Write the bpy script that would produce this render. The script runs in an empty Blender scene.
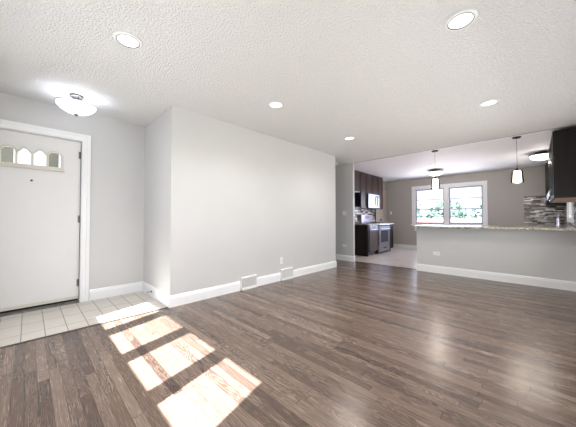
import bpy, bmesh, math, random
from mathutils import Vector, Matrix
R = math.radians
random.seed(7)
sc = bpy.context.scene
col = sc.collection

# ------------------------------------------------------------------ camera
CAM_H = 1.061
cam_d = bpy.data.cameras.new('camera'); cam = bpy.data.objects.new('camera', cam_d); col.objects.link(cam)
cam_d.sensor_fit = 'HORIZONTAL'; cam_d.sensor_width = 36.0; cam_d.lens = 36.0 * 252.66 / 576.0
cam_d.clip_start = 0.02; cam_d.clip_end = 300
cam.location = (0, 0, CAM_H)
cam.rotation_euler = (R(90 + 1.166), 0, R(44.2))
sc.camera = cam

# ------------------------------------------------------------------ world, sun, exposure
w = bpy.data.worlds.new('sky'); sc.world = w; w.use_nodes = True
bg = w.node_tree.nodes['Background']
bg.inputs[0].default_value = (0.80, 0.89, 1.0, 1); bg.inputs[1].default_value = 1.3
sc.view_settings.view_transform = 'Standard'; sc.view_settings.look = 'None'
sc.view_settings.gamma = 1.0; sc.view_settings.use_curve_mapping = False
sc.view_settings.exposure = 0.72

def light(name, kind, loc, energy, color=(1, 1, 1), rot=(0, 0, 0), **kw):
    d = bpy.data.lights.new(name, kind); d.energy = energy; d.color = color
    for k, v in kw.items(): setattr(d, k, v)
    o = bpy.data.objects.new(name, d); col.objects.link(o); o.location = loc; o.rotation_euler = rot
    return o
SLOPE = -0.27
sun_dir = Vector((SLOPE, 1.0, -1.036))
sun = light('sun', 'SUN', (0, -6, 8), 46.0, (0.98, 0.99, 1.0), angle=R(0.6))
sun.rotation_euler = sun_dir.to_track_quat('-Z', 'Y').to_euler()
# daylight at the back and kitchen windows; the side lamp is an added fill
light('daylight_back', 'AREA', (-1.7, -0.5, 1.25), 17, (0.95, 0.97, 1.0), (R(90), 0, 0), shape='RECTANGLE', size=2.6, size_y=0.9)
light('side_fill', 'AREA', (0.50, 2.9, 1.15), 24, (1.0, 0.99, 0.98), (R(112), 0, R(90)), shape='RECTANGLE', size=3.9, size_y=1.05)
light('daylight_kitchen', 'AREA', (-2.0, 9.15, 1.40), 20, (0.72, 0.78, 1.0), (R(-90), 0, 0), shape='RECTANGLE', size=1.8, size_y=1.2)

# ------------------------------------------------------------------ materials
def srgb(r, g, b):
    f = lambda c: (c / 255 / 12.92) if c / 255 <= 0.04045 else ((c / 255 + 0.055) / 1.055) ** 2.4
    return (f(r), f(g), f(b), 1)
class NT:
    def __init__(s, name):
        s.m = bpy.data.materials.new(name); s.m.use_nodes = True; s.t = s.m.node_tree
        s.b = s.t.nodes['Principled BSDF']
    def n(s, typ, **kw):
        x = s.t.nodes.new(typ)
        for k, v in kw.items():
            if k.startswith('i'):
                key = k[1:]; x.inputs[int(key) if key.isdigit() else key].default_value = v
            else: setattr(x, k, v)
        return x
    def l(s, a, b): s.t.links.new(a, b)
    def math(s, op, a, b=None, c=None):
        x = s.n('ShaderNodeMath', operation=op)
        for i, v in enumerate((a, b, c)):
            if v is None: continue
            if isinstance(v, (int, float)): x.inputs[i].default_value = v
            else: s.l(v, x.inputs[i])
        return x.outputs[0]
    def mix(s, fac, a, b, mode='MIX'):
        x = s.n('ShaderNodeMix', data_type='RGBA', blend_type=mode)
        for i, v in ((0, fac), (6, a), (7, b)):
            if isinstance(v, (int, float)): x.inputs[i].default_value = v
            elif isinstance(v, tuple): x.inputs[i].default_value = v
            else: s.l(v, x.inputs[i])
        return x.outputs[2]
    def ramp(s, fac, stops):
        x = s.n('ShaderNodeValToRGB'); cr = x.color_ramp
        while len(cr.elements) < len(stops): cr.elements.new(0.5)
        for e, (p, c) in zip(cr.elements, stops): e.position = p; e.color = c
        s.l(fac, x.inputs[0]); return x.outputs[0]
    def xyz(s, scale=(1, 1, 1)):
        tc = s.n('ShaderNodeTexCoord'); mp = s.n('ShaderNodeMapping'); mp.inputs['Scale'].default_value = scale
        s.l(tc.outputs['Object'], mp.inputs[0]); return mp.outputs[0]
    def bump(s, h, strength=0.3, dist=0.01):
        x = s.n('ShaderNodeBump'); x.inputs['Strength'].default_value = strength; x.inputs['Distance'].default_value = dist
        s.l(h, x.inputs['Height']); s.l(x.outputs[0], s.b.inputs['Normal']); return x
def noise_var(t, base, amt=0.04, scale=(3, 3, 3)):
    nz = t.n('ShaderNodeTexNoise', iScale=1.0); nz.inputs['Detail'].default_value = 3; t.l(t.xyz(scale), nz.inputs['Vector'])
    lo = tuple(c * (1 - amt) for c in base[:3]) + (1,); hi = tuple(min(1, c * (1 + amt)) for c in base[:3]) + (1,)
    t.l(t.ramp(nz.outputs['Fac'], [(0.3, lo), (0.7, hi)]), t.b.inputs['Base Color'])
    return nz
def simple(name, c, rough=0.5, metal=0.0, amt=0.04, scale=(6, 6, 6), coat=0, bump=0):
    t = NT(name); nz = noise_var(t, c, amt, scale)
    t.b.inputs['Roughness'].default_value = rough; t.b.inputs['Metallic'].default_value = metal
    if coat: t.b.inputs['Coat Weight'].default_value = coat
    if bump: t.bump(nz.outputs['Fac'], bump, 0.002)
    return t.m
def emit(name, c, strength, base=(0.9, 0.9, 0.9, 1)):
    t = NT(name); t.b.inputs['Base Color'].default_value = base
    t.b.inputs['Emission Color'].default_value = c; t.b.inputs['Emission Strength'].default_value = strength
    t.b.inputs['Roughness'].default_value = 0.4
    return t.m
def glass(name, tint=(1, 1, 1, 1), gl=0.08):
    t = NT(name); nt = t.t; nt.nodes.remove(t.b)
    tr = t.n('ShaderNodeBsdfTransparent'); tr.inputs[0].default_value = tint
    g = t.n('ShaderNodeBsdfGlossy'); g.inputs['Roughness'].default_value = 0.03
    mx = t.n('ShaderNodeMixShader'); fr = t.n('ShaderNodeFresnel', iIOR=1.35)
    t.l(fr.outputs[0], mx.inputs[0]); t.l(tr.outputs[0], mx.inputs[1]); t.l(g.outputs[0], mx.inputs[2])
    t.l(mx.outputs[0], nt.nodes['Material Output'].inputs[0]); return t.m

M = {}
t = NT('wall_paint'); noise_var(t, srgb(204, 204, 204), 0.012, (2, 2, 2)); t.b.inputs['Roughness'].default_value = 0.42
nz = t.n('ShaderNodeTexNoise', iScale=120.0); t.l(t.xyz(), nz.inputs['Vector']); t.bump(nz.outputs['Fac'], 0.06, 0.002); M['wall'] = t.m
t = NT('shaded_wall_paint'); noise_var(t, srgb(176, 171, 166), 0.012, (2, 2, 2)); t.b.inputs['Roughness'].default_value = 0.5; M['wall_shaded'] = t.m  # same paint as the living room, backlit shade darkened into the colour
M['trim'] = simple('white_trim_paint', srgb(240, 241, 243), 0.32, amt=0.01)
M['door'] = simple('white_door_paint', srgb(228, 228, 228), 0.4, amt=0.01)
M['lite_trim'] = simple('cream_lite_moulding', srgb(214, 210, 200), 0.4, amt=0.01)
M['plastic'] = simple('white_plastic', srgb(238, 238, 238), 0.35, amt=0.01)
M['slot'] = simple('dark_slot', srgb(40, 38, 36), 0.6)
M['ceil_smooth'] = simple('smooth_ceiling_paint', srgb(240, 239, 242), 0.7, amt=0.01)
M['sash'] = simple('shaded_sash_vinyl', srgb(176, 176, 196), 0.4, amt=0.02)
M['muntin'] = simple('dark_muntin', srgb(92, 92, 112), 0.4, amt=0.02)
M['nickel'] = simple('brushed_nickel', srgb(120, 118, 116), 0.32, 1.0, 0.08, (40, 40, 40))
M['bronze'] = simple('dark_bronze', srgb(62, 54, 50), 0.4, 0.8)
M['chrome'] = simple('chrome', srgb(225, 226, 232), 0.12, 1.0, 0.02)
M['steel'] = simple('stainless_steel', srgb(168, 168, 180), 0.3, 0.85, 0.05, (2, 2, 60))
M['black'] = simple('black_enamel', srgb(16, 15, 17), 0.18, coat=0.4)
M['steel_brown_reflection'] = simple('steel_painted_reflection', srgb(120, 108, 104), 0.35, 0.7, 0.08, (2, 2, 40))  # stainless front with its brown reflection put into the colour
M['blackglass'] = simple('oven_glass', srgb(60, 64, 78), 0.08, coat=0.5)
M['espresso'] = simple('espresso_stained_panel', srgb(30, 26, 24), 0.38, amt=0.18, scale=(14, 14, 1.2))
M['brown'] = simple('dark_brown_cabinet_door', srgb(60, 42, 37), 0.32, amt=0.2, scale=(16, 16, 1.2))
for k_ in ('espresso', 'brown'): M[k_].node_tree.nodes['Principled BSDF'].inputs['Specular IOR Level'].default_value = 0.25
M['carcass'] = simple('maple_carcass', srgb(200, 172, 150), 0.5, amt=0.05)
M['beige'] = simple('beige_door_paint', srgb(196, 184, 170), 0.45, amt=0.01)
M['aluminium'] = simple('worn_aluminium', srgb(130, 128, 124), 0.45, 0.7, 0.2, (30, 30, 30))
M['rubber'] = simple('dark_rubber', srgb(30, 28, 28), 0.6)
M['strip'] = simple('dark_transition_wood', srgb(60, 50, 45), 0.4, amt=0.1)
M['glass'] = glass('window_glass')
M['opal_bowl'] = emit('lit_white_alabaster_glass', (0.88, 0.92, 1.0, 1), 0.75, (0.6, 0.6, 0.62, 1))
M['opal_dome'] = emit('lit_dome_glass', (1.0, 0.95, 0.88, 1), 2.6)
M['opal_shade'] = emit('lit_pendant_glass', (1.0, 0.90, 0.76, 1), 3.2)
M['lens'] = emit('lit_lamp_face', (1.0, 0.97, 0.92, 1), 2.6)
M['led_blue'] = emit('display', (0.3, 0.5, 0.9, 1), 0.3, (0.02, 0.02, 0.03, 1))

# stippled ceiling
t = NT('stippled_ceiling'); t.b.inputs['Roughness'].default_value = 0.85
v = t.xyz()
n1 = t.n('ShaderNodeTexNoise', iScale=70.0); n1.inputs['Detail'].default_value = 3.5; n1.inputs['Roughness'].default_value = 0.6
t.l(v, n1.inputs['Vector'])
n2 = t.n('ShaderNodeTexVoronoi', iScale=60.0); t.l(v, n2.inputs['Vector'])
h = t.math('ADD', t.ramp(n1.outputs['Fac'], [(0.42, (0, 0, 0, 1)), (0.62, (1, 1, 1, 1))]), t.math('MULTIPLY', n2.outputs['Distance'], 0.35))
t.bump(h, 0.8, 0.010)
t.b.inputs['Base Color'].default_value = srgb(238, 238, 237); M['ceil'] = t.m

# oak strip floor, strips run along X
t = NT('stained_oak_floor')
tc = t.n('ShaderNodeTexCoord'); sp = t.n('ShaderNodeSeparateXYZ'); t.l(tc.outputs['Object'], sp.inputs[0])
X, Y = sp.outputs[0], sp.outputs[1]
yr = t.math('DIVIDE', Y, 0.057); row = t.math('FLOOR', yr)
wn = t.n('ShaderNodeTexWhiteNoise', noise_dimensions='1D'); t.l(row, wn.inputs['W'])
xo = t.math('ADD', t.math('DIVIDE', X, 0.95), t.math('MULTIPLY', wn.outputs['Value'], 9.7))
pid = t.math('FLOOR', xo)
cb = t.n('ShaderNodeCombineXYZ'); t.l(row, cb.inputs[0]); t.l(pid, cb.inputs[1])
w2 = t.n('ShaderNodeTexWhiteNoise', noise_dimensions='3D'); t.l(cb.outputs[0], w2.inputs['Vector'])
base = t.ramp(w2.outputs['Value'], [(0.0, srgb(88, 71, 62)), (0.2, srgb(110, 92, 81)), (0.65, srgb(122, 104, 92)), (1.0, srgb(140, 121, 108))])
# grain: stretched noise, shifted per strip, folded into contour lines
gx = t.math('ADD', t.math('MULTIPLY', X, 1.7), t.math('MULTIPLY', w2.outputs['Value'], 37.0))
gy = t.math('MULTIPLY', Y, 15.0)
cg = t.n('ShaderNodeCombineXYZ'); t.l(gx, cg.inputs[0]); t.l(gy, cg.inputs[1]); t.l(t.math('MULTIPLY', w2.outputs['Value'], 11.0), cg.inputs[2])
gn = t.n('ShaderNodeTexNoise', iScale=1.0); gn.inputs['Detail'].default_value = 2.0; gn.inputs['Roughness'].default_value = 0.45
t.l(cg.outputs[0], gn.inputs['Vector'])
cont = t.math('SINE', t.math('MULTIPLY', gn.outputs['Fac'], 150.0))
cg2 = t.n('ShaderNodeCombineXYZ'); t.l(t.math('MULTIPLY', gx, 4.0), cg2.inputs[0]); t.l(t.math('MULTIPLY', Y, 260.0), cg2.inputs[1])
fn = t.n('ShaderNodeTexNoise', iScale=1.0); fn.inputs['Detail'].default_value = 3.0; t.l(cg2.outputs[0], fn.inputs['Vector'])
line = t.ramp(cont, [(0.0, (1, 1, 1, 1)), (0.42, (0, 0, 0, 1))])
gmask = t.ramp(w2.outputs['Color'], [(0.30, (0.12, 0.12, 0.12, 1)), (0.72, (1, 1, 1, 1))])
dark = t.mix(t.math('MULTIPLY', t.math('MULTIPLY', line, gmask), 0.62), base, srgb(46, 35, 30))
fine = t.ramp(fn.outputs['Fac'], [(0.35, (0.70, 0.70, 0.70, 1)), (0.62, (1.12, 1.12, 1.12, 1))])
c2 = t.mix(1.0, dark, fine, 'MULTIPLY')
fy = t.math('FRACT', yr); fx = t.math('FRACT', xo)
sy = t.math('LESS_THAN', t.math('MINIMUM', fy, t.math('SUBTRACT', 1.0, fy)), 0.022)
sx = t.math('LESS_THAN', t.math('MINIMUM', fx, t.math('SUBTRACT', 1.0, fx)), 0.0022)
seam = t.math('MAXIMUM', sy, sx)
t.l(t.mix(t.math('MULTIPLY', seam, 0.6), c2, srgb(34, 26, 23)), t.b.inputs['Base Color'])
t.b.inputs['Roughness'].default_value = 0.27
t.l(t.math('ADD', 0.21, t.math('MULTIPLY', fn.outputs['Fac'], 0.10)), t.b.inputs['Roughness'])
t.bump(t.math('SUBTRACT', t.math('MULTIPLY', fn.outputs['Fac'], 0.3), seam), 0.12, 0.002)
t.b.inputs['Specular IOR Level'].default_value = 0.6
M['wood'] = t.m

def tiles(name, bw, bh, c1, c2, grout, mort, rough, offx=0, offy=0, rot=0, faint=None):
    t = NT(name); tc = t.n('ShaderNodeTexCoord'); mp = t.n('ShaderNodeMapping')
    mp.inputs['Location'].default_value = (offx, offy, 0); mp.inputs['Rotation'].default_value = (0, 0, rot)
    t.l(tc.outputs['Object'], mp.inputs[0])
    b = t.n('ShaderNodeTexBrick', offset=0.0, squash=1.0)
    b.inputs['Scale'].default_value = 1; b.inputs['Brick Width'].default_value = bw; b.inputs['Row Height'].default_value = bh
    b.inputs['Mortar Size'].default_value = mort; b.inputs['Mortar Smooth'].default_value = 0.1
    b.inputs['Color1'].default_value = c1; b.inputs['Color2'].default_value = c2; b.inputs['Mortar'].default_value = grout
    t.l(mp.outputs[0], b.inputs['Vector'])
    nz = t.n('ShaderNodeTexNoise', iScale=1.0); nz.inputs['Detail'].default_value = 5
    m2 = t.n('ShaderNodeMapping'); m2.inputs['Scale'].default_value = (22, 5, 1); t.l(tc.outputs['Object'], m2.inputs[0]); t.l(m2.outputs[0], nz.inputs['Vector'])
    v = t.ramp(nz.outputs['Fac'], [(0.3, (0.93, 0.92, 0.91, 1)), (0.7, (1.04, 1.04, 1.04, 1))])
    t.l(t.mix(1.0, b.outputs['Color'], v, 'MULTIPLY'), t.b.inputs['Base Color'])
    t.b.inputs['Roughness'].default_value = rough
    t.bump(t.math('SUBTRACT', 1.0, b.outputs['Fac']), 0.25, 0.003)
    return t.m
M['entry_tile'] = tiles('entry_ceramic_tile', 0.31, 0.156, srgb(214, 209, 202), srgb(204, 199, 192), srgb(120, 112, 106), 0.0035, 0.32, offx=0.58, offy=0.03)
M['kitchen_tile'] = tiles('kitchen_ceramic_tile', 0.31, 0.31, srgb(214, 203, 195), srgb(204, 194, 187), srgb(176, 166, 158), 0.004, 0.3)

# glass mosaic, thin staggered strips; u = x+y so it works on both wall directions
t = NT('mosaic_strip_tile'); tc = t.n('ShaderNodeTexCoord'); sp = t.n('ShaderNodeSeparateXYZ'); t.l(tc.outputs['Object'], sp.inputs[0])
u = t.math('ADD', sp.outputs[0], sp.outputs[1]); zr = t.math('DIVIDE', sp.outputs[2], 0.026); rw = t.math('FLOOR', zr)
a_ = t.n('ShaderNodeTexWhiteNoise', noise_dimensions='1D'); t.l(rw, a_.inputs['W'])
uu = t.math('ADD', t.math('DIVIDE', u, 0.17), t.math('MULTIPLY', a_.outputs['Value'], 7.3)); cid = t.math('FLOOR', uu)
cc = t.n('ShaderNodeCombineXYZ'); t.l(rw, cc.inputs[0]); t.l(cid, cc.inputs[1])
b_ = t.n('ShaderNodeTexWhiteNoise', noise_dimensions='3D'); t.l(cc.outputs[0], b_.inputs['Vector'])
cr = t.ramp(b_.outputs['Value'], [(0.0, srgb(34, 28, 27)), (0.3, srgb(78, 68, 65)), (0.5, srgb(140, 130, 124)), (0.72, srgb(196, 192, 190)), (0.85, srgb(245, 245, 245))])
fz = t.math('FRACT', zr); fu = t.math('FRACT', uu)
g_ = t.math('MAXIMUM', t.math('LESS_THAN', fz, 0.08), t.math('LESS_THAN', fu, 0.02))
t.l(t.mix(g_, cr, srgb(150, 142, 136)), t.b.inputs['Base Color']); t.b.inputs['Roughness'].default_value = 0.2
M['mosaic'] = t.m

t = NT('speckled_granite')
vo = t.n('ShaderNodeTexVoronoi', iScale=95.0); t.l(t.xyz(), vo.inputs['Vector'])
gs = t.n('ShaderNodeSeparateColor'); t.l(vo.outputs['Color'], gs.inputs[0])
nz = t.n('ShaderNodeTexNoise', iScale=14.0); nz.inputs['Detail'].default_value = 5; t.l(t.xyz(), nz.inputs['Vector'])
t.l(t.ramp(t.math('ADD', t.math('MULTIPLY', gs.outputs[0], 0.6), t.math('MULTIPLY', nz.outputs['Fac'], 0.4)),
    [(0.2, srgb(72, 66, 58)), (0.38, srgb(132, 126, 112)), (0.6, srgb(186, 182, 166)), (0.85, srgb(222, 220, 208))]), t.b.inputs['Base Color'])
t.b.inputs['Roughness'].default_value = 0.16; M['granite'] = t.m
M['concrete'] = simple('pale_concrete', srgb(205, 198, 190), 0.8, amt=0.08)
M['lawn'] = simple('lawn_grass', srgb(112, 110, 98), 0.9, amt=0.3, scale=(9, 9, 9))
M['leaf'] = simple('green_leaves', srgb(62, 96, 84), 0.6, amt=0.5, scale=(3, 3, 3))
M['bark'] = simple('brown_bark', srgb(96, 78, 64), 0.9, amt=0.3)
M['fence'] = simple('pink_cedar_boards', srgb(150, 108, 102), 0.8, amt=0.1, scale=(8, 8, 1))
M['post'] = simple('grey_green_post_paint', srgb(128, 130, 126), 0.6)

# ------------------------------------------------------------------ mesh helpers
def tag(o, label=None, cat=None, group=None, kind=None):
    if label: o['label'] = label
    if cat: o['category'] = cat
    if group: o['group'] = group
    if kind: o['kind'] = kind
    return o
def empty(name, loc=(0, 0, 0), rz=0):
    o = bpy.data.objects.new(name, None); col.objects.link(o); o.location = loc; o.rotation_euler = (0, 0, rz)
    o.empty_display_size = 0.1; return o
class MB:
    def __init__(s): s.bm = bmesh.new()
    def box(s, x0, x1, y0, y1, z0, z1, bev=0):
        r = bmesh.ops.create_cube(s.bm, size=1.0)
        for v in r['verts']:
            v.co = Vector(((x0 + x1) / 2 + v.co.x * (x1 - x0), (y0 + y1) / 2 + v.co.y * (y1 - y0), (z0 + z1) / 2 + v.co.z * (z1 - z0)))
        if bev:
            es = list({e for v in r['verts'] for e in v.link_edges})
            bmesh.ops.bevel(s.bm, geom=es, offset=bev, segments=2, affect='EDGES', clamp_overlap=True)
        return s
    def prism(s, prof, axis, a, b):
        """profile points (u,v) extruded along axis from a to b; axis x:(y,z) y:(x,z) z:(x,y)"""
        def P(u, v, k):
            return {'x': (k, u, v), 'y': (u, k, v), 'z': (u, v, k)}[axis]
        A = [s.bm.verts.new(P(u, v, a)) for u, v in prof]; B = [s.bm.verts.new(P(u, v, b)) for u, v in prof]
        n = len(prof); fs = [s.bm.faces.new(A), s.bm.faces.new(B[::-1])]
        for i in range(n): fs.append(s.bm.faces.new((A[i], B[i], B[(i + 1) % n], A[(i + 1) % n])))
        bmesh.ops.recalc_face_normals(s.bm, faces=fs); return s
    def lathe(s, prof, seg=32, c=(0, 0, 0), axis='z', closed=False):
        """profile (r,h) revolved"""
        rings = []
        for r, h in prof:
            ring = []
            for k in range(seg):
                a = 2 * math.pi * k / seg; x, y = max(r, 1e-5) * math.cos(a), max(r, 1e-5) * math.sin(a)
                p = {'z': (x, y, h), 'x': (h, x, y), 'y': (x, h, y)}[axis]
                ring.append(s.bm.verts.new((p[0] + c[0], p[1] + c[1], p[2] + c[2])))
            rings.append(ring)
        fs = []
        rr = rings + ([rings[0]] if closed else [])
        for A, B in zip(rr, rr[1:]):
            for k in range(seg): fs.append(s.bm.faces.new((A[k], A[(k + 1) % seg], B[(k + 1) % seg], B[k])))
        if not closed:
            fs.append(s.bm.faces.new(rings[0][::-1])); fs.append(s.bm.faces.new(rings[-1]))
        bmesh.ops.recalc_face_normals(s.bm, faces=fs); return s
    def tube(s, pts, r, seg=10):
        pts = [Vector(p) for p in pts]; rings = []
        for i, p in enumerate(pts):
            d = (pts[min(i + 1, len(pts) - 1)] - pts[max(i - 1, 0)]).normalized()
            q = d.to_track_quat('Z', 'Y')
            rad = r[i] if isinstance(r, (list, tuple)) else r
            rings.append([s.bm.verts.new(p + q @ Vector((rad * math.cos(2 * math.pi * k / seg), rad * math.sin(2 * math.pi * k / seg), 0))) for k in range(seg)])
        fs = []
        for A, B in zip(rings, rings[1:]):
            # align start to avoid twists
            j = min(range(seg), key=lambda q_: (B[q_].co - A[0].co).length); B2 = B[j:] + B[:j]; B[:] = B2
            for k in range(seg): fs.append(s.bm.faces.new((A[k], A[(k + 1) % seg], B[(k + 1) % seg], B[k])))
        fs.append(s.bm.faces.new(rings[0][::-1])); fs.append(s.bm.faces.new(rings[-1]))
        bmesh.ops.recalc_face_normals(s.bm, faces=fs); return s
    def holed(s, axis, k0, k1, outer, holes):
        """a slab normal to axis between k0 and k1, outer (u0,u1,v0,v1), rectangular holes cut through it"""
        us = sorted({outer[0], outer[1], *[h[0] for h in holes], *[h[1] for h in holes]})
        vs = sorted({outer[2], outer[3], *[h[2] for h in holes], *[h[3] for h in holes]})
        solid = lambda i, j: 0 <= i < len(us) - 1 and 0 <= j < len(vs) - 1 and not any(
            h[0] <= (us[i] + us[i + 1]) / 2 <= h[1] and h[2] <= (vs[j] + vs[j + 1]) / 2 <= h[3] for h in holes)
        V = {}
        def P(i, j, k):
            if (i, j, k) not in V:
                u, v, q = us[i], vs[j], (k0, k1)[k]
                V[(i, j, k)] = s.bm.verts.new({'x': (q, u, v), 'y': (u, q, v), 'z': (u, v, q)}[axis])
            return V[(i, j, k)]
        fs = []
        for i in range(len(us) - 1):
            for j in range(len(vs) - 1):
                if not solid(i, j): continue
                for k in (0, 1): fs.append(s.bm.faces.new([P(i, j, k), P(i + 1, j, k), P(i + 1, j + 1, k), P(i, j + 1, k)]))
                if not solid(i - 1, j): fs.append(s.bm.faces.new([P(i, j, 0), P(i, j + 1, 0), P(i, j + 1, 1), P(i, j, 1)]))
                if not solid(i + 1, j): fs.append(s.bm.faces.new([P(i + 1, j, 0), P(i + 1, j + 1, 0), P(i + 1, j + 1, 1), P(i + 1, j, 1)]))
                if not solid(i, j - 1): fs.append(s.bm.faces.new([P(i, j, 0), P(i + 1, j, 0), P(i + 1, j, 1), P(i, j, 1)]))
                if not solid(i, j + 1): fs.append(s.bm.faces.new([P(i, j + 1, 0), P(i + 1, j + 1, 0), P(i + 1, j + 1, 1), P(i, j + 1, 1)]))
        bmesh.ops.recalc_face_normals(s.bm, faces=fs); return s
    def build(s, name, mat, parent=None, smooth=False):
        me = bpy.data.meshes.new(name); s.bm.to_mesh(me); s.bm.free()
        me.materials.append(M[mat] if isinstance(mat, str) else mat)
        if smooth:
            me.polygons.foreach_set('use_smooth', [True] * len(me.polygons))
            me.set_sharp_from_angle(angle=R(40))
        o = bpy.data.objects.new(name, me); col.objects.link(o)
        if parent: o.parent = parent
        return o
def struct(o): o['kind'] = 'structure'; return o
def kids(o): return [c for c in bpy.data.objects if c.parent == o]
def copy_tree(o, parent=None):
    c = o.copy(); col.objects.link(c); c.parent = parent
    for ch in kids(o): copy_tree(ch, c)
    return c

# ------------------------------------------------------------------ room dimensions (metres)
H = 2.44
XL, XD, XR = -3.13, -4.1415, 0.56       # long left wall, entry door wall, right wall
YB, Y1, Y2, YC, YF = -0.60, 1.197, 4.722, 5.588, 9.33
XKL = -3.96                              # kitchen left wall
XP = -1.736                              # end of the half wall
YK = 5.665                               # wood to kitchen tile
# floors
struct(MB().holed('z', -0.12, 0.0, (-5.6, XR + .12, YB - .14, YK), [(XD - .3, -3.145, YB - .14, Y1)]).build('floor', 'wood'))
struct(MB().box(XD - .12, -3.145, YB - .14, Y1, -0.12, 0.0).build('floor', 'entry_tile'))
struct(MB().box(-5.6, XR + .12, YK, YF + .14, -0.12, 0.0).build('floor', 'kitchen_tile'))
struct(MB().prism([(-3.162, 0), (-3.158, .006), (-3.137, .006), (-3.128, 0)], 'y', YB, Y1 - .017).build('trim_1', 'strip'))
struct(MB().prism([(YK - .02, 0), (YK - .014, .007), (YK + .014, .007), (YK + .02, 0)], 'x', -3.19, XP).build('trim_2', 'strip'))
# ceilings
struct(MB().box(-5.6, XR + .12, YB - .14, 5.60, H, H + .2).build('ceiling', 'ceil'))
struct(MB().box(-5.6, XR + .12, 5.60, YF + .14, H + .003, H + .2).build('ceiling', 'ceil_smooth'))
struct(MB().box(-3.2, XR, 5.590, 5.602, H - .004, H + .002).build('trim_3', 'aluminium'))
# walls
struct(MB().box(XL - .11, XL, Y1, Y2, 0, H).build('wall_left', 'wall'))
struct(MB().box(XD - .12, XL - .11, Y1, Y1 + .11, 0, H).build('wall_entry_side', 'wall'))
DY0, DY1, DZ = -0.447, 0.470, 2.052      # front door opening
struct(MB().holed('x', XD - .12, XD, (YB - .14, Y1 + .11, 0, H), [(DY0, DY1, -1, DZ)]).build('wall_entry', 'wall'))
BX = (-3.25, -0.65, 1.02, 1.98)          # back window hole
struct(MB().holed('y', YB - .12, YB, (XD - .12, XR + .12, 0, H), [BX]).build('wall_back', 'wall'))
FillWin = (0.9, 4.9, 0.60, 1.75)            # unseen side window hole, added for the fill lamp
RWin = (7.40, 8.55, 1.05, 2.05)          # kitchen side window
struct(MB().holed('x', XR, XR + .12, (YB, YF + .12, 0, H), [RWin, FillWin]).build('wall_right', 'wall'))
struct(MB().box(-5.6, XL - .11, Y2 - .11, Y2, 0, H).build('wall_hall_near', 'wall'))
struct(MB().box(-5.72, -5.6, Y2 - .11, YC + .12, 0, H).build('wall_hall_end', 'wall'))
struct(MB().box(-5.6, -3.19, YC, YC + .065, 0, H).build('wall_hall_far', 'wall'))
struct(MB().box(XKL - .12, XKL, YC + .065, YF + .12, 0, H).build('wall_kitchen_left', 'wall_shaded'))
WX0, WX1, WZ0, WZ1 = -2.955, -1.045, 0.87, 2.075   # kitchen back window hole
struct(MB().holed('y', YF, YF + .12, (XKL, XR, 0, H), [(WX0, WX1, WZ0, WZ1)]).build('wall_kitchen_back', 'wall_shaded'))
struct(MB().box(XP, XR, YC, YC + .11, 0, .885).build('wall_peninsula', 'wall'))

# baseboards: profile (offset from wall, height)
BP = [(0, 0), (.016, 0), (.016, .105), (.012, .118), (.011, .128), (.005, .137), (0, .140)]
SHOE = [(0, 0), (.0, 0)]
def bb(name, axis, wall, sign, a, b):
    o = MB().prism([(wall + sign * u, v) for u, v in BP], axis, a, b).build(name, 'trim'); return struct(o)
V1, V2 = (2.20, 2.50), (3.025, 3.325)
bb('baseboard_left', 'y', XL, 1, Y1 - .016, V1[0]); bb('baseboard_left', 'y', XL, 1, V1[1], V2[0]); bb('baseboard_left', 'y', XL, 1, V2[1], Y2 + .012)
bb('baseboard_entry_side', 'x', Y1, -1, XD, XL)
bb('baseboard_entry', 'y', XD, 1, 0.566, Y1)
bb('baseboard_hall', 'x', YC, -1, -5.6, -3.19 + .014)
bb('baseboard_hall', 'x', Y2, 1, -5.6, XL)
bb('baseboard_stub', 'y', -3.19, 1, YC - .014, YC + .065)
bb('baseboard_peninsula', 'x', YC, -1, XP, XR)
bb('baseboard_kitchen_back', 'x', YF, -1, XKL, -0.12)
bb('baseboard_right', 'y', XR, -1, YB, YC - .016)
bb('baseboard_back', 'x', YB, 1, -3.1, XR)

# ------------------------------------------------------------------ front door
d = struct(empty('door_1', (XD, 0.01, 0)))
SLX = -0.045      # leaf face sits slightly back from the wall face
ww = 0.452
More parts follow.
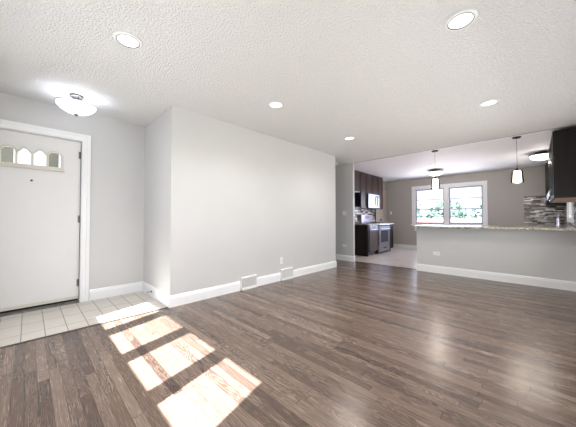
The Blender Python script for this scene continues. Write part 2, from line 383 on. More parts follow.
# lites: four arched openings; leaf built as slab with hole and a moulded arch plate
LZ0, LZ1 = 1.688, 1.872
m = MB().holed('x', SLX - .04, SLX, (-ww, ww, .035, 2.045), [(-.235, .266, LZ0, LZ1 - .004)])
m.build('door_leaf', 'door', d)
def arch_plate(centres, half, x0, x1, y0, y1, z0, z1, spring, rise, infill=None):
    """plate with arched holes: rectangular strips round the holes plus arch infill"""
    m = MB(); zt = z1
    edges = []
    for k, c in enumerate(centres):
        a, b = c - half, c + half
        left = y0 if k == 0 else (centres[k - 1] + half)
        if a - left > 1e-4: m.box(x0, x1, left, a, z0, spring)
    m.box(x0, x1, centres[-1] + half, y1, z0, spring)
    m.box(x0, x1, y0, y1, z0 - .040, z0)
    m.box(x0, x1 + .012, y0 - .008, y1 + .008, z0 - .050, z0 - .034, .003)
    n = 10
    def top(y):   # scalloped outline above the row of arches
        best = spring + .012
        for k, c in enumerate(centres):
            u = (y - c) / (half + .014)
            if abs(u) <= 1:
                best = max(best, spring + .014 + rise[k] * hgt(k, u))
        return best
    def hgt(k, u):
        return math.sqrt(max(0, 1 - u * u)) if k in (0, len(centres) - 1) else (0.5 * (1 + math.cos(math.pi * u))) * .65 + .35 * (1 - abs(u))
    ys = sorted({y0, y1, *[round(c + half * math.cos(math.pi * i / n), 5) for c in centres for i in range(n + 1)]})
    for a, b in zip(ys, ys[1:]):
        mid = (a + b) / 2; lo = []
        for y in (a, b):
            v = spring
            for k, c in enumerate(centres):
                if abs(mid - c) < half:
                    v = spring + rise[k] * hgt(k, max(-1, min(1, (y - c) / half)))
            lo.append(v)
        if infill: infill.prism([(a, lo[0]), (b, lo[1]), (b, z1), (a, z1)], 'x', SLX - .014, SLX - .001)
        m.prism([(a, lo[0]), (b, lo[1]), (b, max(top(b), lo[1] + .012)), (a, max(top(a), lo[0] + .012))], 'x', x0, x1)
    return m
inf_ = MB()
cen = [-.175, -.050, .078, .2055]
arch_plate(cen, .052, SLX - .006, SLX + .020, -.262, .288, LZ0, LZ1, 1.818, [.05, .055, .055, .05], inf_).build('lite_frame', 'lite_trim', d)
inf_.build('lite_spandrel', 'door', d)
# backing infill between the arches and the hole so no daylight leaks over the arches
for k, c in enumerate(cen):
    g = MB().box(SLX - .022, SLX - .016, c - .062, c + .062, LZ0 - .002, LZ1 - .004).build('lite_pane', 'glass', d)
m = MB()
for y in (-ww + .0, ww): pass
# jamb + casing
jm = MB().box(-.12, 0, DY0 - .01 - .018, DY0 - .01 + .004, 0, DZ + .0).box(-.12, 0, DY1 - .01 - .004, DY1 - .01 + .018, 0, DZ).box(-.12, 0, DY0 - .028, DY1 + .008, DZ - .004, DZ + .016)
jm.build('door_jamb', 'trim', d)
CW = .088
def casing(u0, u1, z1, cw, off):
    m = MB()
    for (pa, pb, th) in ((0, cw, .012), (cw * .62, cw, .020), (0, cw * .12, .016)):
        m.box(off, off + th, u0 - pb, u0 - pa, 0, z1 + pa); m.box(off, off + th, u1 + pa, u1 + pb, 0, z1 + pa)
        m.box(off, off + th, u0 - pb, u1 + pb, z1 + pa, z1 + pb)
    return m
casing(DY0 - .01, DY1 - .01, DZ, CW, 0).build('door_casing', 'trim', d)
MB().box(-.055, .004, DY0 - .005, DY1 - .015, 0, .012).prism([(-.05, .012), (.002, .012), (-.02, .022), (-.05, .024)], 'y', DY0 - .005, DY1 - .015).build('threshold', 'aluminium', d)
MB().box(SLX - .006, SLX + .006, -ww + .004, ww - .004, .024, .052).build('door_sweep', 'rubber', d)
MB().box(SLX, SLX + .010, -ww + .004, ww - .004, .046, .082, .003).build('weather_bar', 'lite_trim', d)
MB().box(-.046, -.040, ww + .0, ww + .006, .03, 2.045).build('gap_seal', 'rubber', d)
for z in (1.876, 1.056, .244):
    hg = MB().lathe([(.0075, z - .048), (.0075, z + .048)], 12, (SLX + .012, ww + .004, 0)).box(SLX - .001, SLX + .003, ww - .02, ww + .004, z - .045, z + .045)
    o = hg.build('hinge', 'nickel', d, True)
MB().lathe([(.011, SLX - .001), (.011, SLX + .004), (.006, SLX + .005)], 20, (0, .012, 1.506), 'x').build('peephole', 'bronze', d, True)
k = MB().lathe([(.028, SLX), (.028, SLX + .006), (.011, SLX + .01), (.011, SLX + .03), (.026, SLX + .042), (.027, SLX + .055), (.018, SLX + .064)], 24, (0, -.385, .93), 'x').build('door_knob', 'nickel', d, True)

# ------------------------------------------------------------------ windows
def window_back():
    wn = struct(empty('window_2', (0, 0, 0)))
    panes = [(-3.08, -2.63), (-2.46, -2.01), (-1.855, -1.40), (-1.245, -0.82)]
    MB().holed('y', YB - .045, YB - .005, (BX[0], BX[1], BX[2], BX[3]), [(a, b, 1.175, 1.775) for a, b in panes]).build('window_frame', 'trim', wn)
    for a, b in panes: MB().box(a - .002, b + .002, YB - .030, YB - .026, 1.172, 1.778).build('window_pane', 'glass', wn)
    m = MB()
    for (x0, x1, z0, z1) in ((BX[0] - .08, BX[0], BX[2] - .08, BX[3] + .08), (BX[1], BX[1] + .08, BX[2] - .08, BX[3] + .08), (BX[0], BX[1], BX[3], BX[3] + .08), (BX[0], BX[1], BX[2] - .08, BX[2])):
        m.box(x0, x1, YB, YB + .018, z0, z1)
    m.build('window_casing', 'trim', wn)
window_back()
def window_kitchen():
    wn = struct(empty('window_1', (0, 0, 0)))
    y = YF
    # casing
    m = MB(); cw = .085
    m.box(WX0 - cw, WX0, y - .02, y, WZ0 - .02, WZ1 + cw).box(WX1, WX1 + cw, y - .02, y, WZ0 - .02, WZ1 + cw).box(WX0, WX1, y - .02, y, WZ1, WZ1 + cw)
    m.box(WX0 - cw - .01, WX1 + cw + .01, y - .026, y, WZ1 + cw, WZ1 + cw + .014)
    m.build('window_casing', 'trim', wn)
    MB().box(WX0 - cw - .03, WX1 + cw + .03, y - .05, y + .03, WZ0 - .03, WZ0).box(WX0 - cw, WX1 + cw, y - .016, y, WZ0 - .10, WZ0 - .03).build('window_sill', 'trim', wn)
    xm = (WX0 + WX1) / 2
    MB().box(xm - .065, xm + .065, y - .012, y + .10, WZ0, WZ1).build('mullion', 'trim', wn)
    MB().holed('y', y + .002, y + .10, (WX0, WX1, WZ0, WZ1), [(WX0 + .025, WX1 - .025, WZ0 + .025, WZ1 - .025)]).build('window_frame', 'trim', wn)
    zm = 1.36
    for (a, b) in ((WX0 + .025, xm - .065), (xm + .065, WX1 - .025)):
        for (z0, z1, dy, br) in ((WZ0 + .025, zm + .015, .030, .05), (zm - .015, WZ1 - .025, .062, .035)):
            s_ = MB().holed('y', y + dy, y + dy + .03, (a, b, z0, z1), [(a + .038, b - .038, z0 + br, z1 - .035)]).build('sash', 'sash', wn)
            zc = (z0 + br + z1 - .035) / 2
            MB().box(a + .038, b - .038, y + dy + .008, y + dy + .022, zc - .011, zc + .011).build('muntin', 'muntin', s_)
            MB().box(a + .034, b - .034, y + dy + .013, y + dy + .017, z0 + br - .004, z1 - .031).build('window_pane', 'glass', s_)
        MB().lathe([(.012, zm + .012), (.012, zm + .022), (.005, zm + .026)], 12, ((a + b) / 2, y + .04, 0)).box((a + b) / 2 - .03, (a + b) / 2 + .03, y + .026, y + .05, zm + .015, zm + .021).build('sash_lock', 'bronze', wn)
window_kitchen()
def window_side():
    wn = struct(empty('window_3', (0, 0, 0))); y0, y1, z0, z1 = RWin; x = XR
    MB().holed('x', x - .016, x, (y0 - .07, y1 + .07, z0 - .07, z1 + .07), [(y0, y1, z0, z1)]).build('window_casing', 'trim', wn)
    MB().holed('x', x + .01, x + .09, (y0, y1, z0, z1), [(y0 + .03, y1 - .03, z0 + .03, z1 - .03)]).build('window_frame', 'trim', wn)
    zm = (z0 + z1) / 2
    MB().box(x + .03, x + .06, y0 + .03, y1 - .03, zm - .02, zm + .02).build('meeting_rail', 'trim', wn)
    MB().box(x + .043, x + .047, y0 + .026, y1 - .026, z0 + .026, z1 - .026).build('window_pane', 'glass', wn)
window_side()
def window_side_fill():  # unseen window added around the side fill lamp
    wn = struct(empty('side_fill_window', (0, 0, 0))); y0, y1, z0, z1 = FillWin; x = XR
    MB().holed('x', x - .016, x, (y0 - .07, y1 + .07, z0 - .07, z1 + .07), [(y0, y1, z0, z1)]).build('window_casing', 'trim', wn)
    st = (y1 - y0) / 3
    MB().holed('x', x + .03, x + .09, (y0, y1, z0, z1), [(y0 + k * st + .035, y0 + (k + 1) * st - .035, z0 + .035, z1 - .035) for k in range(3)]).build('window_frame', 'trim', wn)
    for k in range(3): MB().box(x + .055, x + .059, y0 + k * st + .032, y0 + (k + 1) * st - .032, z0 + .032, z1 - .032).build('window_pane', 'glass', wn)
window_side_fill()
struct(MB().box(XR + .125, XR + .95, -4, 5.6, 2.0, 2.1).build('sun_block_eave', 'trim'))  # unseen slab added to keep sun out of the added side window

# kitchen inner door in the left wall
d = struct(empty('door_2', (XKL, 8.86, 0)))
MB().holed('x', .0, .028, (-.37, .37, .01, 2.02), [(-.26, .26, .22, .95), (-.26, .26, 1.08, 1.88)]).box(.0, .012, -.26, .26, .22, .95).box(.0, .012, -.26, .26, 1.08, 1.88).build('door_leaf', 'beige', d)
m = MB()
for (pa, pb, th) in ((0, .075, .034), (.05, .075, .040)):
    m.box(0, th, -.375 - pb, -.375 - pa, 0, 2.025 + pa); m.box(0, th, .375 + pa, .375 + pb, 0, 2.025 + pa); m.box(0, th, -.375 - pb, .375 + pb, 2.025 + pa, 2.025 + pb)
m.build('door_casing', 'beige', d)
MB().lathe([(.026, .028), (.026, .034), (.010, .038), (.010, .058), (.026, .070), (.027, .082), (.016, .092)], 20, (0, -.03 + .0, 0), 'x').build('door_knob', 'bronze', d, True).location = (0, .03 + -.20 + .1, 1.02)

# ------------------------------------------------------------------ wall plates, vents
def vent(y0, y1, label):
    o = empty('baseboard_vent', (XL, (y0 + y1) / 2, 0)); hw = (y1 - y0) / 2
    # housing: sloping front box
    MB().prism([(0, 0), (.034, 0), (.034, .018), (.024, .188), (0, .192)], 'y', -hw, -hw + .012).prism([(0, 0), (.034, 0), (.034, .018), (.024, .188), (0, .192)], 'y', hw - .012, hw) \
        .prism([(0, .172), (.0265, .172), (.024, .188), (0, .192)], 'y', -hw, hw).prism([(0, 0), (.034, 0), (.034, .02), (.033, .034), (0, .034)], 'y', -hw, hw).build('vent_frame', 'plastic', o)
    MB().prism([(0, .03), (.012, .03), (.008, .175), (0, .175)], 'y', -hw + .01, hw - .01).build('vent_backing', 'vent_in' if 'vent_in' in M else 'plastic', o)
    n = 16
    m = MB()
    for i in range(1, n):
        y = -hw + .012 + (2 * hw - .024) * i / n
        m.prism([(.018, .032), (.0325, .032), (.0245, .174), (.012, .174)], 'y', y - .003, y + .003)
    m.build('vent_fins', 'plastic', o)
    MB().box(.008, .022, hw - .001, hw + .010, .135, .185, .002).build('damper_lever', 'nickel', o)
    tag(o, label, 'vent', 'baseboard vents on the long wall'); return o
M['vent_in'] = simple('vent_shadow_metal', srgb(150, 150, 154), 0.6)
vent(*V1, 'white louvred baseboard vent in the long grey wall, nearer the entry, no outlet above it')
vent(*V2, 'white louvred baseboard vent in the long grey wall, farther one, just below a wall outlet')

def outlet(name, loc, rz, horiz, label, gangs=1, switch=False, cat='outlet'):
    """plate in local XZ plane facing -Y"""
    o = empty(name, loc, rz); w_, h_ = (.070 + .046 * (gangs - 1)), .115
    if horiz: w_, h_ = h_, w_
    MB().box(-w_ / 2, w_ / 2, -.006, 0, -h_ / 2, h_ / 2, .002).build('cover_plate', 'plastic', o)
    if switch:
        for g in range(gangs):
            cx = (g - (gangs - 1) / 2) * .046
            MB().box(cx - .016, cx + .016, -.010, -.004, -.033, .033, .002).build('switch_rocker', 'plastic', o)
    else:
        for s in (-1, 1):
            c = (s * .020, 0) if horiz else (0, s * .020)
            f = MB().box(c[0] - .014, c[0] + .014, -.009, -.004, c[1] - .014, c[1] + .014, .003).build('socket', 'plastic', o)
            sl = MB()
            for q in (-.005, .005):
                if horiz: sl.box(c[0] - .004, c[0] + .004, -.0098, -.0088, c[1] + q - .001, c[1] + q + .001)
                else: sl.box(c[0] + q - .001, c[0] + q + .001, -.0098, -.0088, c[1] - .004, c[1] + .004)
            sl.build('slots', 'slot', f)
    tag(o, label, cat); return o
outlet('wall_outlet', (XL, 3.05, .34), R(90), False, 'white wall outlet low on the long grey wall above the farther baseboard vent')
outlet('wall_outlet', (-1.376, YC, .378), 0, True, 'white sideways outlet low on the half wall under the granite counter')
outlet('wall_outlet', (-3.44, YC, .38), 0, True, 'white sideways outlet low on the narrow hall wall above its baseboard')
outlet('light_switch', (-3.44, YC, 1.20), 0, False, 'white double switch plate at shoulder height on the narrow hall wall', 2, True, 'switch')
outlet('light_switch', (-3.775, YF, 1.27), 0, False, 'white switch plate on kitchen back wall between beige door and window', 1, True, 'switch')
outlet('wall_outlet', (-2.93, YF, .70), 0, False, 'white outlet on kitchen back wall below corner of window sill, beside half wall end')

# spring door stop on the short wall's baseboard
o = empty('door_stop', (-3.72, Y1 - .014, .075))
sp_ = [(.0065 * math.cos(a * .9), -.012 - .0012 * a, .0065 * math.sin(a * .9)) for a in range(0, 50)]
MB().lathe([(.012, 0), (.012, -.010), (.007, -.014)], 16, axis='y').build('base_cup', 'nickel', o, True)
MB().tube(sp_, .0022, 6).build('spring', 'nickel', o, True)
MB().lathe([(.008, -.070), (.009, -.074), (.009, -.086), (.005, -.090)], 16, axis='y').build('rubber_tip', 'plastic', o, True)
tag(o, 'small metal spring door stop screwed to the white baseboard in the tiled entry', 'door stop')
o = empty('smoke_detector', (-3.52, 5.30, H))
MB().lathe([(.068, 0), (.068, -.014), (.058, -.032), (.030, -.038), (.0, -.038)], 28).build('housing', 'plastic', o, True)
MB().lathe([(.016, -.038), (.014, -.042), (0, -.042)], 16).build('test_button', 'nickel', o)
tag(o, 'small round white smoke detector on the hall ceiling past the long wall', 'smoke detector')

# ------------------------------------------------------------------ ceiling lights
def downlight(x, y, label, first=None, power=38):
    if first: o = copy_tree(first); o.location = (x, y, H)
    else:
        o = empty('recessed_light', (x, y, H))
        MB().lathe([(.070, -.001), (.095, -.002), (.098, -.006), (.092, -.011), (.078, -.012), (.071, -.008)], 40, closed=True).build('trim_ring', 'plastic', o, True)
        MB().lathe([(.072, -.003), (.077, -.003), (.077, -.0135), (.072, -.0135)], 40, closed=True).build('baffle', 'bronze', o, True)
        MB().lathe([(0.0001, -.0015), (.072, -.0015), (.072, -.008), (.05, -.010), (0.0001, -.011)], 40).build('lens', 'lens', o, True)
    tag(o, label, 'ceiling light', 'round recessed downlights in the stippled ceiling')
    l = light('downlight_lamp', 'SPOT', (x, y, H - .03), power, (1.0, 0.95, 0.89), spot_size=R(150), spot_blend=.9, shadow_soft_size=.10)
    return o
DL = [(-2.225, .518, 'recessed round ceiling light nearest the front door'),
      (-.344, 2.072, 'large nearest recessed ceiling light, over the open floor away from the walls'),
      (-2.215, 2.068, 'recessed ceiling light beside the middle of the long grey wall'),
      (-.361, 3.795, 'recessed ceiling light nearest the half wall and dark cabinet'),
      (-2.239, 3.811, 'smallest recessed ceiling light, closest to the hall opening')]
f0 = None
for x, y, lb in DL:
    o = downlight(x, y, lb, f0); f0 = f0 or o
light('downlight_lamp', 'SPOT', (-.35, .5, H - .03), 38, (1.0, 0.95, 0.89), spot_size=R(150), spot_blend=.9, shadow_soft_size=.10)

# semi-flush entry fixture
o = empty('semi_flush_light', (-3.66, .36, H))
MB().lathe([(0.0001, 0), (.062, 0), (.066, -.006), (.062, -.018), (.045, -.024), (0.0001, -.024)], 32).build('canopy', 'nickel', o, True)
m = MB()
for k in range(3):
    a = k * 2.094 + .5
    m.tube([(.030 * math.cos(a), .030 * math.sin(a), -.02), (.034 * math.cos(a), .034 * math.sin(a), -.055), (.05 * math.cos(a), .05 * math.sin(a), -.105)], .0055, 8)
m.lathe([(0.0001, -.06), (.012, -.06), (.012, -.21), (0.0001, -.21)], 12)
m.build('support_rods', 'nickel', o, True)
prof = [(.0001, -.212), (.05, -.208), (.10, -.190), (.145, -.160), (.172, -.130), (.182, -.108), (.176, -.104), (.166, -.124), (.138, -.154), (.096, -.183), (.048, -.200), (.0001, -.204)]
MB().lathe(prof, 48).build('glass_bowl', 'opal_bowl', o, True)
MB().lathe([(.178, -.100), (.186, -.103), (.186, -.109), (.178, -.108)], 48, closed=True).build('rim_band', 'nickel', o, True)
MB().lathe([(.0001, -.208), (.020, -.210), (.022, -.216), (.010, -.224), (.009, -.232), (.0001, -.236)], 20).build('finial', 'nickel', o, True)
tag(o, 'brushed nickel semi flush light with glowing white bowl over the tiled entry', 'ceiling light')
light('entry_lamp', 'POINT', (-3.66, .36, H - .15), 2.6, (0.80, 0.86, 1.0), shadow_soft_size=.05)

def dome(x, y, label, first=None):
    if first: o = copy_tree(first); o.location = (x, y, H + .003)
    else:
        o = empty('dome_light', (x, y, H + .003))
        MB().lathe([(0.0001, 0), (.10, 0), (.12, -.03), (.190, -.040), (.196, -.048), (.196, -.062), (.186, -.066), (.170, -.056), (0.0001, -.056)], 40).build('pan', 'bronze', o, True)
        MB().lathe([(.184, -.060), (.174, -.095), (.140, -.130), (.080, -.152), (.0001, -.160), (.0001, -.152), (.078, -.145), (.135, -.124), (.167, -.092), (.176, -.060)], 40).build('glass_dome', 'opal_dome', o, True)
        MB().lathe([(.0001, -.158), (.012, -.160), (.012, -.168), (.0001, -.174)], 16).build('finial', 'bronze', o, True)
    tag(o, label, 'ceiling light', 'flush dome lights on the kitchen ceiling')
    light('dome_lamp', 'POINT', (x, y, H - .22), 5, (1.0, 0.93, 0.86), shadow_soft_size=.04)
    return o
dm = dome(-1.98, 8.05, 'flush dome light on kitchen ceiling behind the pendant before the window')
dome(.13, 7.45, 'flush dome light on kitchen ceiling beside the dark wall cabinets', dm)

def pendant(x, y, label, first=None):
    if first: o = copy_tree(first); o.location = (x, y, H + .003)
    else:
        o = empty('pendant_light', (x, y, H + .003))
        MB().lathe([(0.0001, 0), (.060, 0), (.062, -.008), (.050, -.020), (.012, -.026), (0.0001, -.026)], 32).build('canopy', 'bronze', o, True)
        MB().lathe([(.0032, -.02), (.0032, -.535)], 10).build('cord', 'nickel', o, True)
        MB().lathe([(.0001, -.525), (.014, -.53), (.026, -.555), (.030, -.575), (.0001, -.58)], 24).build('socket_cap', 'bronze', o, True)
        MB().lathe([(.0001, -.572), (.050, -.574), (.058, -.60), (.063, -.70), (.062, -.755), (.0001, -.757)], 32).build('inner_shade', 'opal_shade', o, True)
        pr = [(.044, -.562), (.068, -.572), (.074, -.60), (.079, -.70), (.084, -.775)]
        MB().lathe(pr + [(r - .003, h) for r, h in pr[::-1]], 32, closed=True).build('outer_glass', 'glass', o, True)
        MB().lathe([(.080, -.772), (.086, -.772), (.086, -.778), (.080, -.778)], 32, closed=True).build('bottom_ring', 'nickel', o, True)
    tag(o, label, 'pendant light', 'small glass pendants over the peninsula counter')
    light('pendant_lamp', 'POINT', (x, y, H - .82), 5, (1.0, 0.88, 0.74), shadow_soft_size=.05)
    return o
pd = pendant(-1.424, 5.76, 'small glowing glass pendant hanging in front of the kitchen window')
pendant(-.190, 5.76, 'small glowing glass pendant hanging nearer the dark wall cabinet and mosaic', pd)

# ------------------------------------------------------------------ peninsula counter
cz0, cz1 = .885, .922
o = MB().box(-1.765, XR, 5.34, 6.30, cz0, cz1, .006).build('peninsula_countertop', 'granite')
tag(o, 'long speckled grey granite counter on top of the half wall', 'countertop')

# kitchen base cabinets under the peninsula (seen only from aside) and right wall run
def cabinet(name, x0, x1, y0, y1, z0, z1, face, doors, label, mat='brown', cat='cabinet', group=None, split_z=None, toe=0, handles=True, well=None):
    """carcass with slab doors on face ('x+','x-'); doors: list of (ya,yb,za,zb)"""
    o = empty(name, ((x0 + x1) / 2, (y0 + y1) / 2, z0)); ox, oy, oz = (x0 + x1) / 2, (y0 + y1) / 2, z0
    m = MB()
    if toe:
        s = 1 if face == 'x+' else -1
        m.box(x0 - ox + (0 if s > 0 else .07), x1 - ox - (.07 if s > 0 else 0), y0 - oy, y1 - oy, 0, toe)
    if well:
        wa, wb, wz = well
        m.box(x0 - ox, x1 - ox, y0 - oy, wa - oy, toe, z1 - oz).box(x0 - ox, x1 - ox, wa - oy, wb - oy, toe, wz).box(x0 - ox, x1 - ox, wb - oy, y1 - oy, toe, z1 - oz)
    else: m.box(x0 - ox, x1 - ox, y0 - oy, y1 - oy, toe, z1 - oz)
    m.build('carcass', 'espresso', o)
    s = 1 if face == 'x+' else -1; xf = (x1 if s > 0 else x0) - ox
    for (ya, yb, za, zb) in doors:
        a, b = sorted((xf, xf + s * .02))
        dd = MB().holed('x', a, b, (ya - oy + .011, yb - oy - .011, za - oz + .002, zb - oz - .002),
                        [(ya - oy + .055, yb - oy - .055, za - oz + .055, zb - oz - .055)] if (yb - ya) > .16 and (zb - za) > .2 else [])
        if (yb - ya) > .16 and (zb - za) > .2:
            a2, b2 = sorted((xf, xf + s * .011)); dd.box(a2, b2, ya - oy + .055, yb - oy - .055, za - oz + .055, zb - oz - .055)
        dd = dd.build('cabinet_door', mat, o)
        if handles:
            hz = (zb - oz - .16) if z0 < .5 else (za - oz + .05); hy = yb - oy - .035
            p = xf + s * .02
            MB().tube([(p, hy, hz), (p + s * .028, hy, hz), (p + s * .028, hy, hz + .11), (p, hy, hz + .11)], .005, 8).build('door_pull', 'chrome', dd, True)
    tag(o, label, cat, group); return o

# right wall cabinets
cab = cabinet('wall_cabinet', .245, XR, 5.61, 7.20, 1.375, 2.405, 'x-', [(5.61 + i * .3975, 5.61 + (i + 1) * .3975, 1.375, 2.405) for i in range(4)],
        'big dark wall cabinet with flat end panel hanging over the granite counter', mat='espresso')
MB().box(-.152, .150, -.78, .78, -.004, 0).build('underside', 'carcass', cab)
MB().box(-.160, .157, -.80, .795, 1.03, 1.034).build('top_moulding', 'espresso', cab)
cab2 = cabinet('wall_cabinet', .245, XR, 8.66, 9.325, 1.375, 2.405, 'x-', [(8.66, 8.99, 1.375, 2.405), (8.99, 9.325, 1.375, 2.405)],
        'dark wall cabinet in the far kitchen corner above the mosaic, beyond the big one', mat='espresso')
scab = cabinet('base_cabinet', -.06, XR - .004, 6.30, 9.325, 0, .885, 'x-', [(6.45 + i * .57, 6.45 + (i + 1) * .57, .12, .86) for i in range(5)],
        'dark base cabinets along the sink wall of the kitchen behind the half wall', mat='espresso', toe=.1, well=(6.73, 7.42, .72))
sct = o = MB().holed('z', cz0, cz1, (-.09, XR - .012, 6.302, 9.318), [(.02, .26, 6.75, 7.40)]).build('sink_countertop', 'granite')
tag(o, 'granite counter with the sink along the mosaic wall of the kitchen', 'countertop')
# mosaic
o = MB().box(-.185, XR - .012, YF - .010, YF - .003, .924, 1.665).build('mosaic_backsplash', 'mosaic')
tag(o, 'brown and silver strip mosaic backsplash on kitchen back wall corner', 'backsplash')
o = MB().holed('x', XR - .010, XR - .003, (5.62, 9.318, .924, 1.372), [(RWin[0] - .075, RWin[1] + .075, .975, 1.40)]).build('mosaic_backsplash', 'mosaic')
tag(o, 'strip mosaic backsplash on the sink wall around the side window', 'backsplash')
# sink + faucet
m = MB().box(.02, .03, 6.75, 7.40, .74, .884).box(.25, .26, 6.75, 7.40, .74, .884).box(.02, .26, 6.75, 6.76, .74, .884).box(.02, .26, 7.39, 7.40, .74, .884).box(.02, .26, 6.75, 7.40, .73, .745)
sk = m.build('sink_basin', 'steel', scab); sk.location = -scab.location; sk['label'] = 'stainless steel sink basin'
o = empty('faucet', (.335, 7.0, cz1))
MB().lathe([(0.0001, 0), (.030, 0), (.030, .008), (.023, .014), (.021, .10), (.023, .13), (.018, .165), (0.0001, .17)], 24).build('faucet_body', 'chrome', o, True)
MB().tube([(0, 0, .15), (-.02, 0, .185), (-.06, 0, .200), (-.11, -.01, .190), (-.16, -.02, .160), (-.19, -.025, .125)], [.016, .016, .015, .014, .013, .015], 14).build('spout', 'chrome', o, True)
MB().tube([(0, 0, .16), (.012, .01, .20), (.005, .02, .24)], [.010, .008, .006], 10).build('lever', 'chrome', o, True)
tag(o, 'shiny chrome kitchen faucet with curved spout standing at the sink', 'faucet')

# ------------------------------------------------------------------ left kitchen run
XF = -3.345
# dishwasher end panel + dishwasher
o = empty('dishwasher', (XF, 6.995, 0))
MB().box(-.60, -.005, -.262, .262, .10, .87).box(-.60, -.06, -.262, .262, 0, .10).build('body', 'black', o)
MB().box(0, .022, -.262, .262, .13, .70, .004).build('door_panel', 'steel_brown_reflection' if 'steel_brown_reflection' in M else 'steel', o)
MB().box(0, .028, -.262, .262, .71, .865, .004).build('control_panel', 'steel', o)
MB().tube([(.028, -.24, .745), (.055, -.24, .745), (.055, .24, .745), (.028, .24, .745)], .008, 10).build('door_handle', 'chrome', o, True)
MB().box(.028, .031, -.10, .10, .80, .84).build('display', 'led_blue', o)
tag(o, 'stainless dishwasher with silver control strip between dark end panel and range', 'dishwasher')
o = empty('end_panel', (XF, 6.625, 0))
MB().box(-.612, .02, -.018, .012, .0, .878, .002).box(-.05, .018, .012, .100, .10, .878, .002).build('panel_board', 'espresso', o)
MB().box(-.59, -.03, -.024, -.018, .12, .84, .002).build('panel_face', 'espresso', o)
tag(o, 'tall dark espresso end panel closing the left base cabinet run', 'cabinet panel')
o = MB().box(XKL + .002, XF + .055, 6.595, 7.262, .880, .918, .005).build('countertop', 'granite')
tag(o, 'short pale granite counter above the dishwasher', 'countertop')
cabinet('base_cabinet', XKL + .002, XF, 8.055, 8.40, 0, .88, 'x+', [(8.055, 8.40, .72, .87), (8.055, 8.40, .12, .715)], 'narrow dark base cabinet just past the stainless range', mat='espresso', toe=.1)
o = MB().box(XKL + .002, XF + .055, 8.052, 8.42, .880, .918, .005).build('countertop', 'granite')
tag(o, 'small pale counter piece past the range beside the beige door', 'countertop')

# range
o = empty('range_stove', (XF + .012, 7.655, 0)); hw = .385
MB().box(-.60, .0, -hw, hw, .06, .905).box(-.58, -.04, -hw + .02, hw - .02, 0, .06).build('body', 'black', o)
MB().box(-.56, .05, -hw, hw, .905, .925, .004).build('cooktop', 'black', o)
m = MB()
for bx, by in ((-.16, -.19), (-.16, .19), (-.40, -.19), (-.40, .19)):
    m = MB()
    for k in range(4):
        a = k * math.pi / 4; dx, dy = .11 * math.cos(a), .11 * math.sin(a)
        m.tube([(bx - dx, by - dy, .926), (bx - dx, by - dy, .945), (bx + dx, by + dy, .945), (bx + dx, by + dy, .926)], .005, 6)
    m.build('burner_grate', 'black', o)
g = MB().box(-.608, -.53, -hw, hw, .905, 1.185, .006).build('backguard', 'steel', o)
MB().box(-.531, -.527, -.14, .14, 1.06, 1.15).build('display', 'led_blue', g)
MB().box(0, .045, -hw, hw, .795, .903, .006).build('control_panel', 'steel', o)
for k in range(5):
    MB().lathe([(.024, .045), (.024, .052), (.019, .056), (.018, .078), (.0001, .08)], 20, (0, -.30 + .15 * k, .85), 'x').build('burner_knob', 'black', o, True)
dr = MB().holed('x', .002, .040, (-hw + .004, hw - .004, .275, .788), [(-.27, .27, .35, .70)]).build('oven_door', 'steel', o)
MB().box(.010, .034, -.275, .275, .345, .705).build('oven_window', 'blackglass', dr)
MB().tube([(.040, -.32, .748), (.078, -.32, .748), (.078, .32, .748), (.040, .32, .748)], .010, 10).build('oven_handle', 'chrome', dr, True)
dw = MB().box(.002, .038, -hw + .004, hw - .004, .07, .265, .005).build('drawer', 'steel', o)
MB().box(.038, .050, -.09, .09, .165, .195, .004).build('drawer_pull', 'black', dw)
tag(o, 'stainless steel kitchen range with black cooktop and glass oven door', 'range')

# backsplash left
o = MB().box(XKL + .003, XKL + .010, 6.0, 8.40, .924, 1.366).build('mosaic_backsplash', 'mosaic')
tag(o, 'strip mosaic backsplash behind the range under the microwave', 'backsplash')
# upper cabinets left
XU = -3.62; UT = 2.425
cabinet('wall_cabinet', XKL + .002, XU, 5.97, 6.745, 1.85, UT, 'x+', [(5.97, 6.355, 1.85, UT), (6.36, 6.742, 1.85, UT)], 'short dark brown wall cabinet over the black open niche', group='brown wall cabinets', handles=False)
o = empty('open_shelf_box', ((XKL + XU) / 2, 6.36, 1.375))
MB().box(-.168, -.160, -.385, .385, 0, .45).build('back_board', 'black', o)
MB().box(-.168, .165, -.385, .385, 0, .018).build('bottom_board', 'black', o)
MB().box(-.168, .165, .365, .385, .018, .45).build('side_board', 'black', o)
MB().box(-.168, .165, -.385, -.365, .018, .45).build('side_board', 'black', o)
MB().box(-.168, .168, -.385, .385, .450, .472).build('top_rail', 'steel', o)
tag(o, 'black open cubby under the first brown wall cabinet beside the mosaic', 'shelf')
cabinet('wall_cabinet', XKL + .002, XU, 6.75, 7.125, 1.375, UT, 'x+', [(6.75, 7.125, 1.375, UT)], 'full height brown wall cabinet between black cubby and microwave', group='brown wall cabinets', handles=False)
cabinet('wall_cabinet', XKL + .002, XU, 7.13, 7.895, 1.83, UT, 'x+', [(7.13, 7.51, 1.83, UT), (7.515, 7.895, 1.83, UT)], 'brown double door wall cabinet right above the steel microwave', group='brown wall cabinets', handles=False)
cabinet('wall_cabinet', XKL + .002, XU, 7.90, 8.255, 1.375, UT, 'x+', [(7.90, 8.255, 1.375, UT)], 'narrow full height brown wall cabinet last in the row by the beige door', group='brown wall cabinets', handles=False)
o = empty('microwave', (XU - .34, 7.513, 1.385))
MB().box(.003, .375, -.378, .378, 0, .435, .004).build('body', 'black', o)
dr = MB().holed('x', .376, .405, (-.378, .19, .02, .43), [(-.30, .10, .09, .36)]).build('microwave_door', 'steel', o)
MB().box(.380, .398, -.302, .102, .088, .362).build('door_window', 'window_steel' if 'window_steel' in M else 'steel', dr)
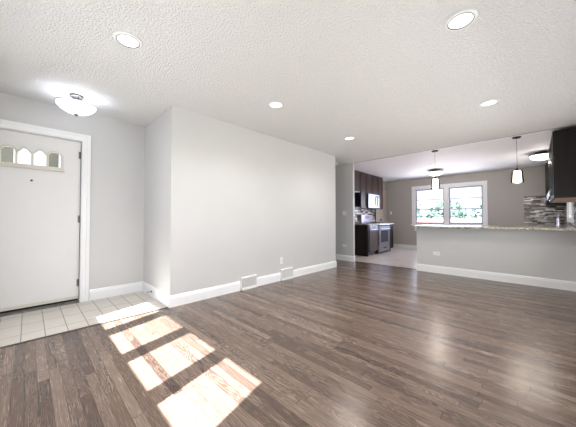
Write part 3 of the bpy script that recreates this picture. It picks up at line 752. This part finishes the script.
MB().tube([(.405, .155, .06), (.440, .155, .09), (.446, .155, .22), (.440, .155, .35), (.405, .155, .38)], .011, 10).build('door_handle', 'rubber', dr, True)
pn = MB().box(.376, .402, .195, .378, .02, .43, .003).build('control_panel', 'steel', o)
MB().box(.402, .404, .225, .35, .34, .39).build('display', 'led_blue', pn)
MB().box(.376, .400, -.378, .378, 0, .018).build('vent_grille', 'black', o)
tag(o, 'stainless steel over range microwave hanging below the brown cabinets', 'microwave')

# ------------------------------------------------------------------ outside
struct(MB().box(-40, 40, -30, 60, -.62, -.5).build('ground', 'lawn'))
struct(MB().box(-8, 6, YF + .2, 15, -.5, -.42).build('terrace', 'concrete'))
struct(MB().box(XD - 2.4, XD - .14, -1.2, 1.4, -.3, -.04).build('porch_slab', 'concrete'))
struct(MB().box(XD - 2.0, XD - .125, -4.5, 3, 2.46, 2.56).build('porch_sun_blocker', 'trim'))  # unseen slab added to keep direct sun off the porch posts
for y, lb in ((-.207, 'grey green square porch post seen through the first door lite'), (.250, 'grey green square porch post seen through the last door lite')):
    o = empty('porch_post', (XD - .95, y, -.04))
    MB().box(-.05, .05, -.055, .055, 0, 2.5, .006).build('shaft', 'post', o)
    MB().box(-.07, .07, -.075, .075, 0, .12, .006).build('plinth', 'post', o)
    tag(o, lb, 'post', 'porch posts outside the front door')
o = empty('garden_fence', (-4, 15.6, -.5))
m = MB()
for i in range(60): m.box(-10 + i * .32, -10 + i * .32 + .30, 0, .022, .05, 1.55)
m.build('fence_boards', 'fence', o)
m = MB(); m.box(-10, 9.2, .022, .07, .3, .4).box(-10, 9.2, .022, .07, 1.2, 1.3); m.build('fence_rails', 'fence', o)
tag(o, 'pale pinkish board fence across the garden beyond the kitchen window', 'fence')
def leafy(name, x, y, z, r, h, n, label, group):
    o = empty(name, (x, y, z)); m = MB(); rnd = random.Random(int(x * 100) + 5)
    for i in range(n):
        th, ph, rr = rnd.uniform(0, 6.283), math.acos(rnd.uniform(-1, 1)), rnd.uniform(.55, 1) ** .6
        c = Vector((r * rr * math.sin(ph) * math.cos(th), r * rr * math.sin(ph) * math.sin(th), h * .6 + h * .42 * rr * math.cos(ph)))
        q = Matrix.Rotation(rnd.uniform(0, 6.28), 3, Vector((rnd.uniform(-1, 1), rnd.uniform(-1, 1), rnd.uniform(-1, 1))).normalized())
        s = rnd.uniform(.08, .17)
        vs = [m.bm.verts.new(c + q @ Vector(p)) for p in ((-s, 0, 0), (0, -s * .45, .02), (s, 0, 0), (0, s * .45, .02))]
        m.bm.faces.new(vs)
    m.build('foliage', 'leaf', o)
    MB().tube([(0, 0, 0), (.05, .03, h * .3), (-.03, 0, h * .6), (.02, .05, h * .85)], [.09, .07, .05, .02], 8).build('trunk', 'bark', o, True)
    tag(o, label, 'tree', group)
for x, yy, r_, h_, lb in ((-6.6, 18.0, 1.4, 3.1, 'pale green garden tree behind the fence, seen at left window edge'), (-4.0, 18.6, 1.15, 2.7, 'dense green shrub behind the fence in the left window half'),
                     (-1.75, 17.8, 1.0, 2.4, 'light green shrub behind the fence in the right window half'), (.6, 18.4, 1.2, 2.6, 'round pale shrub behind the fence at right window edge')):
    leafy('garden_tree', x, yy, -.5, r_, h_, 900, lb, 'garden trees beyond the fence')
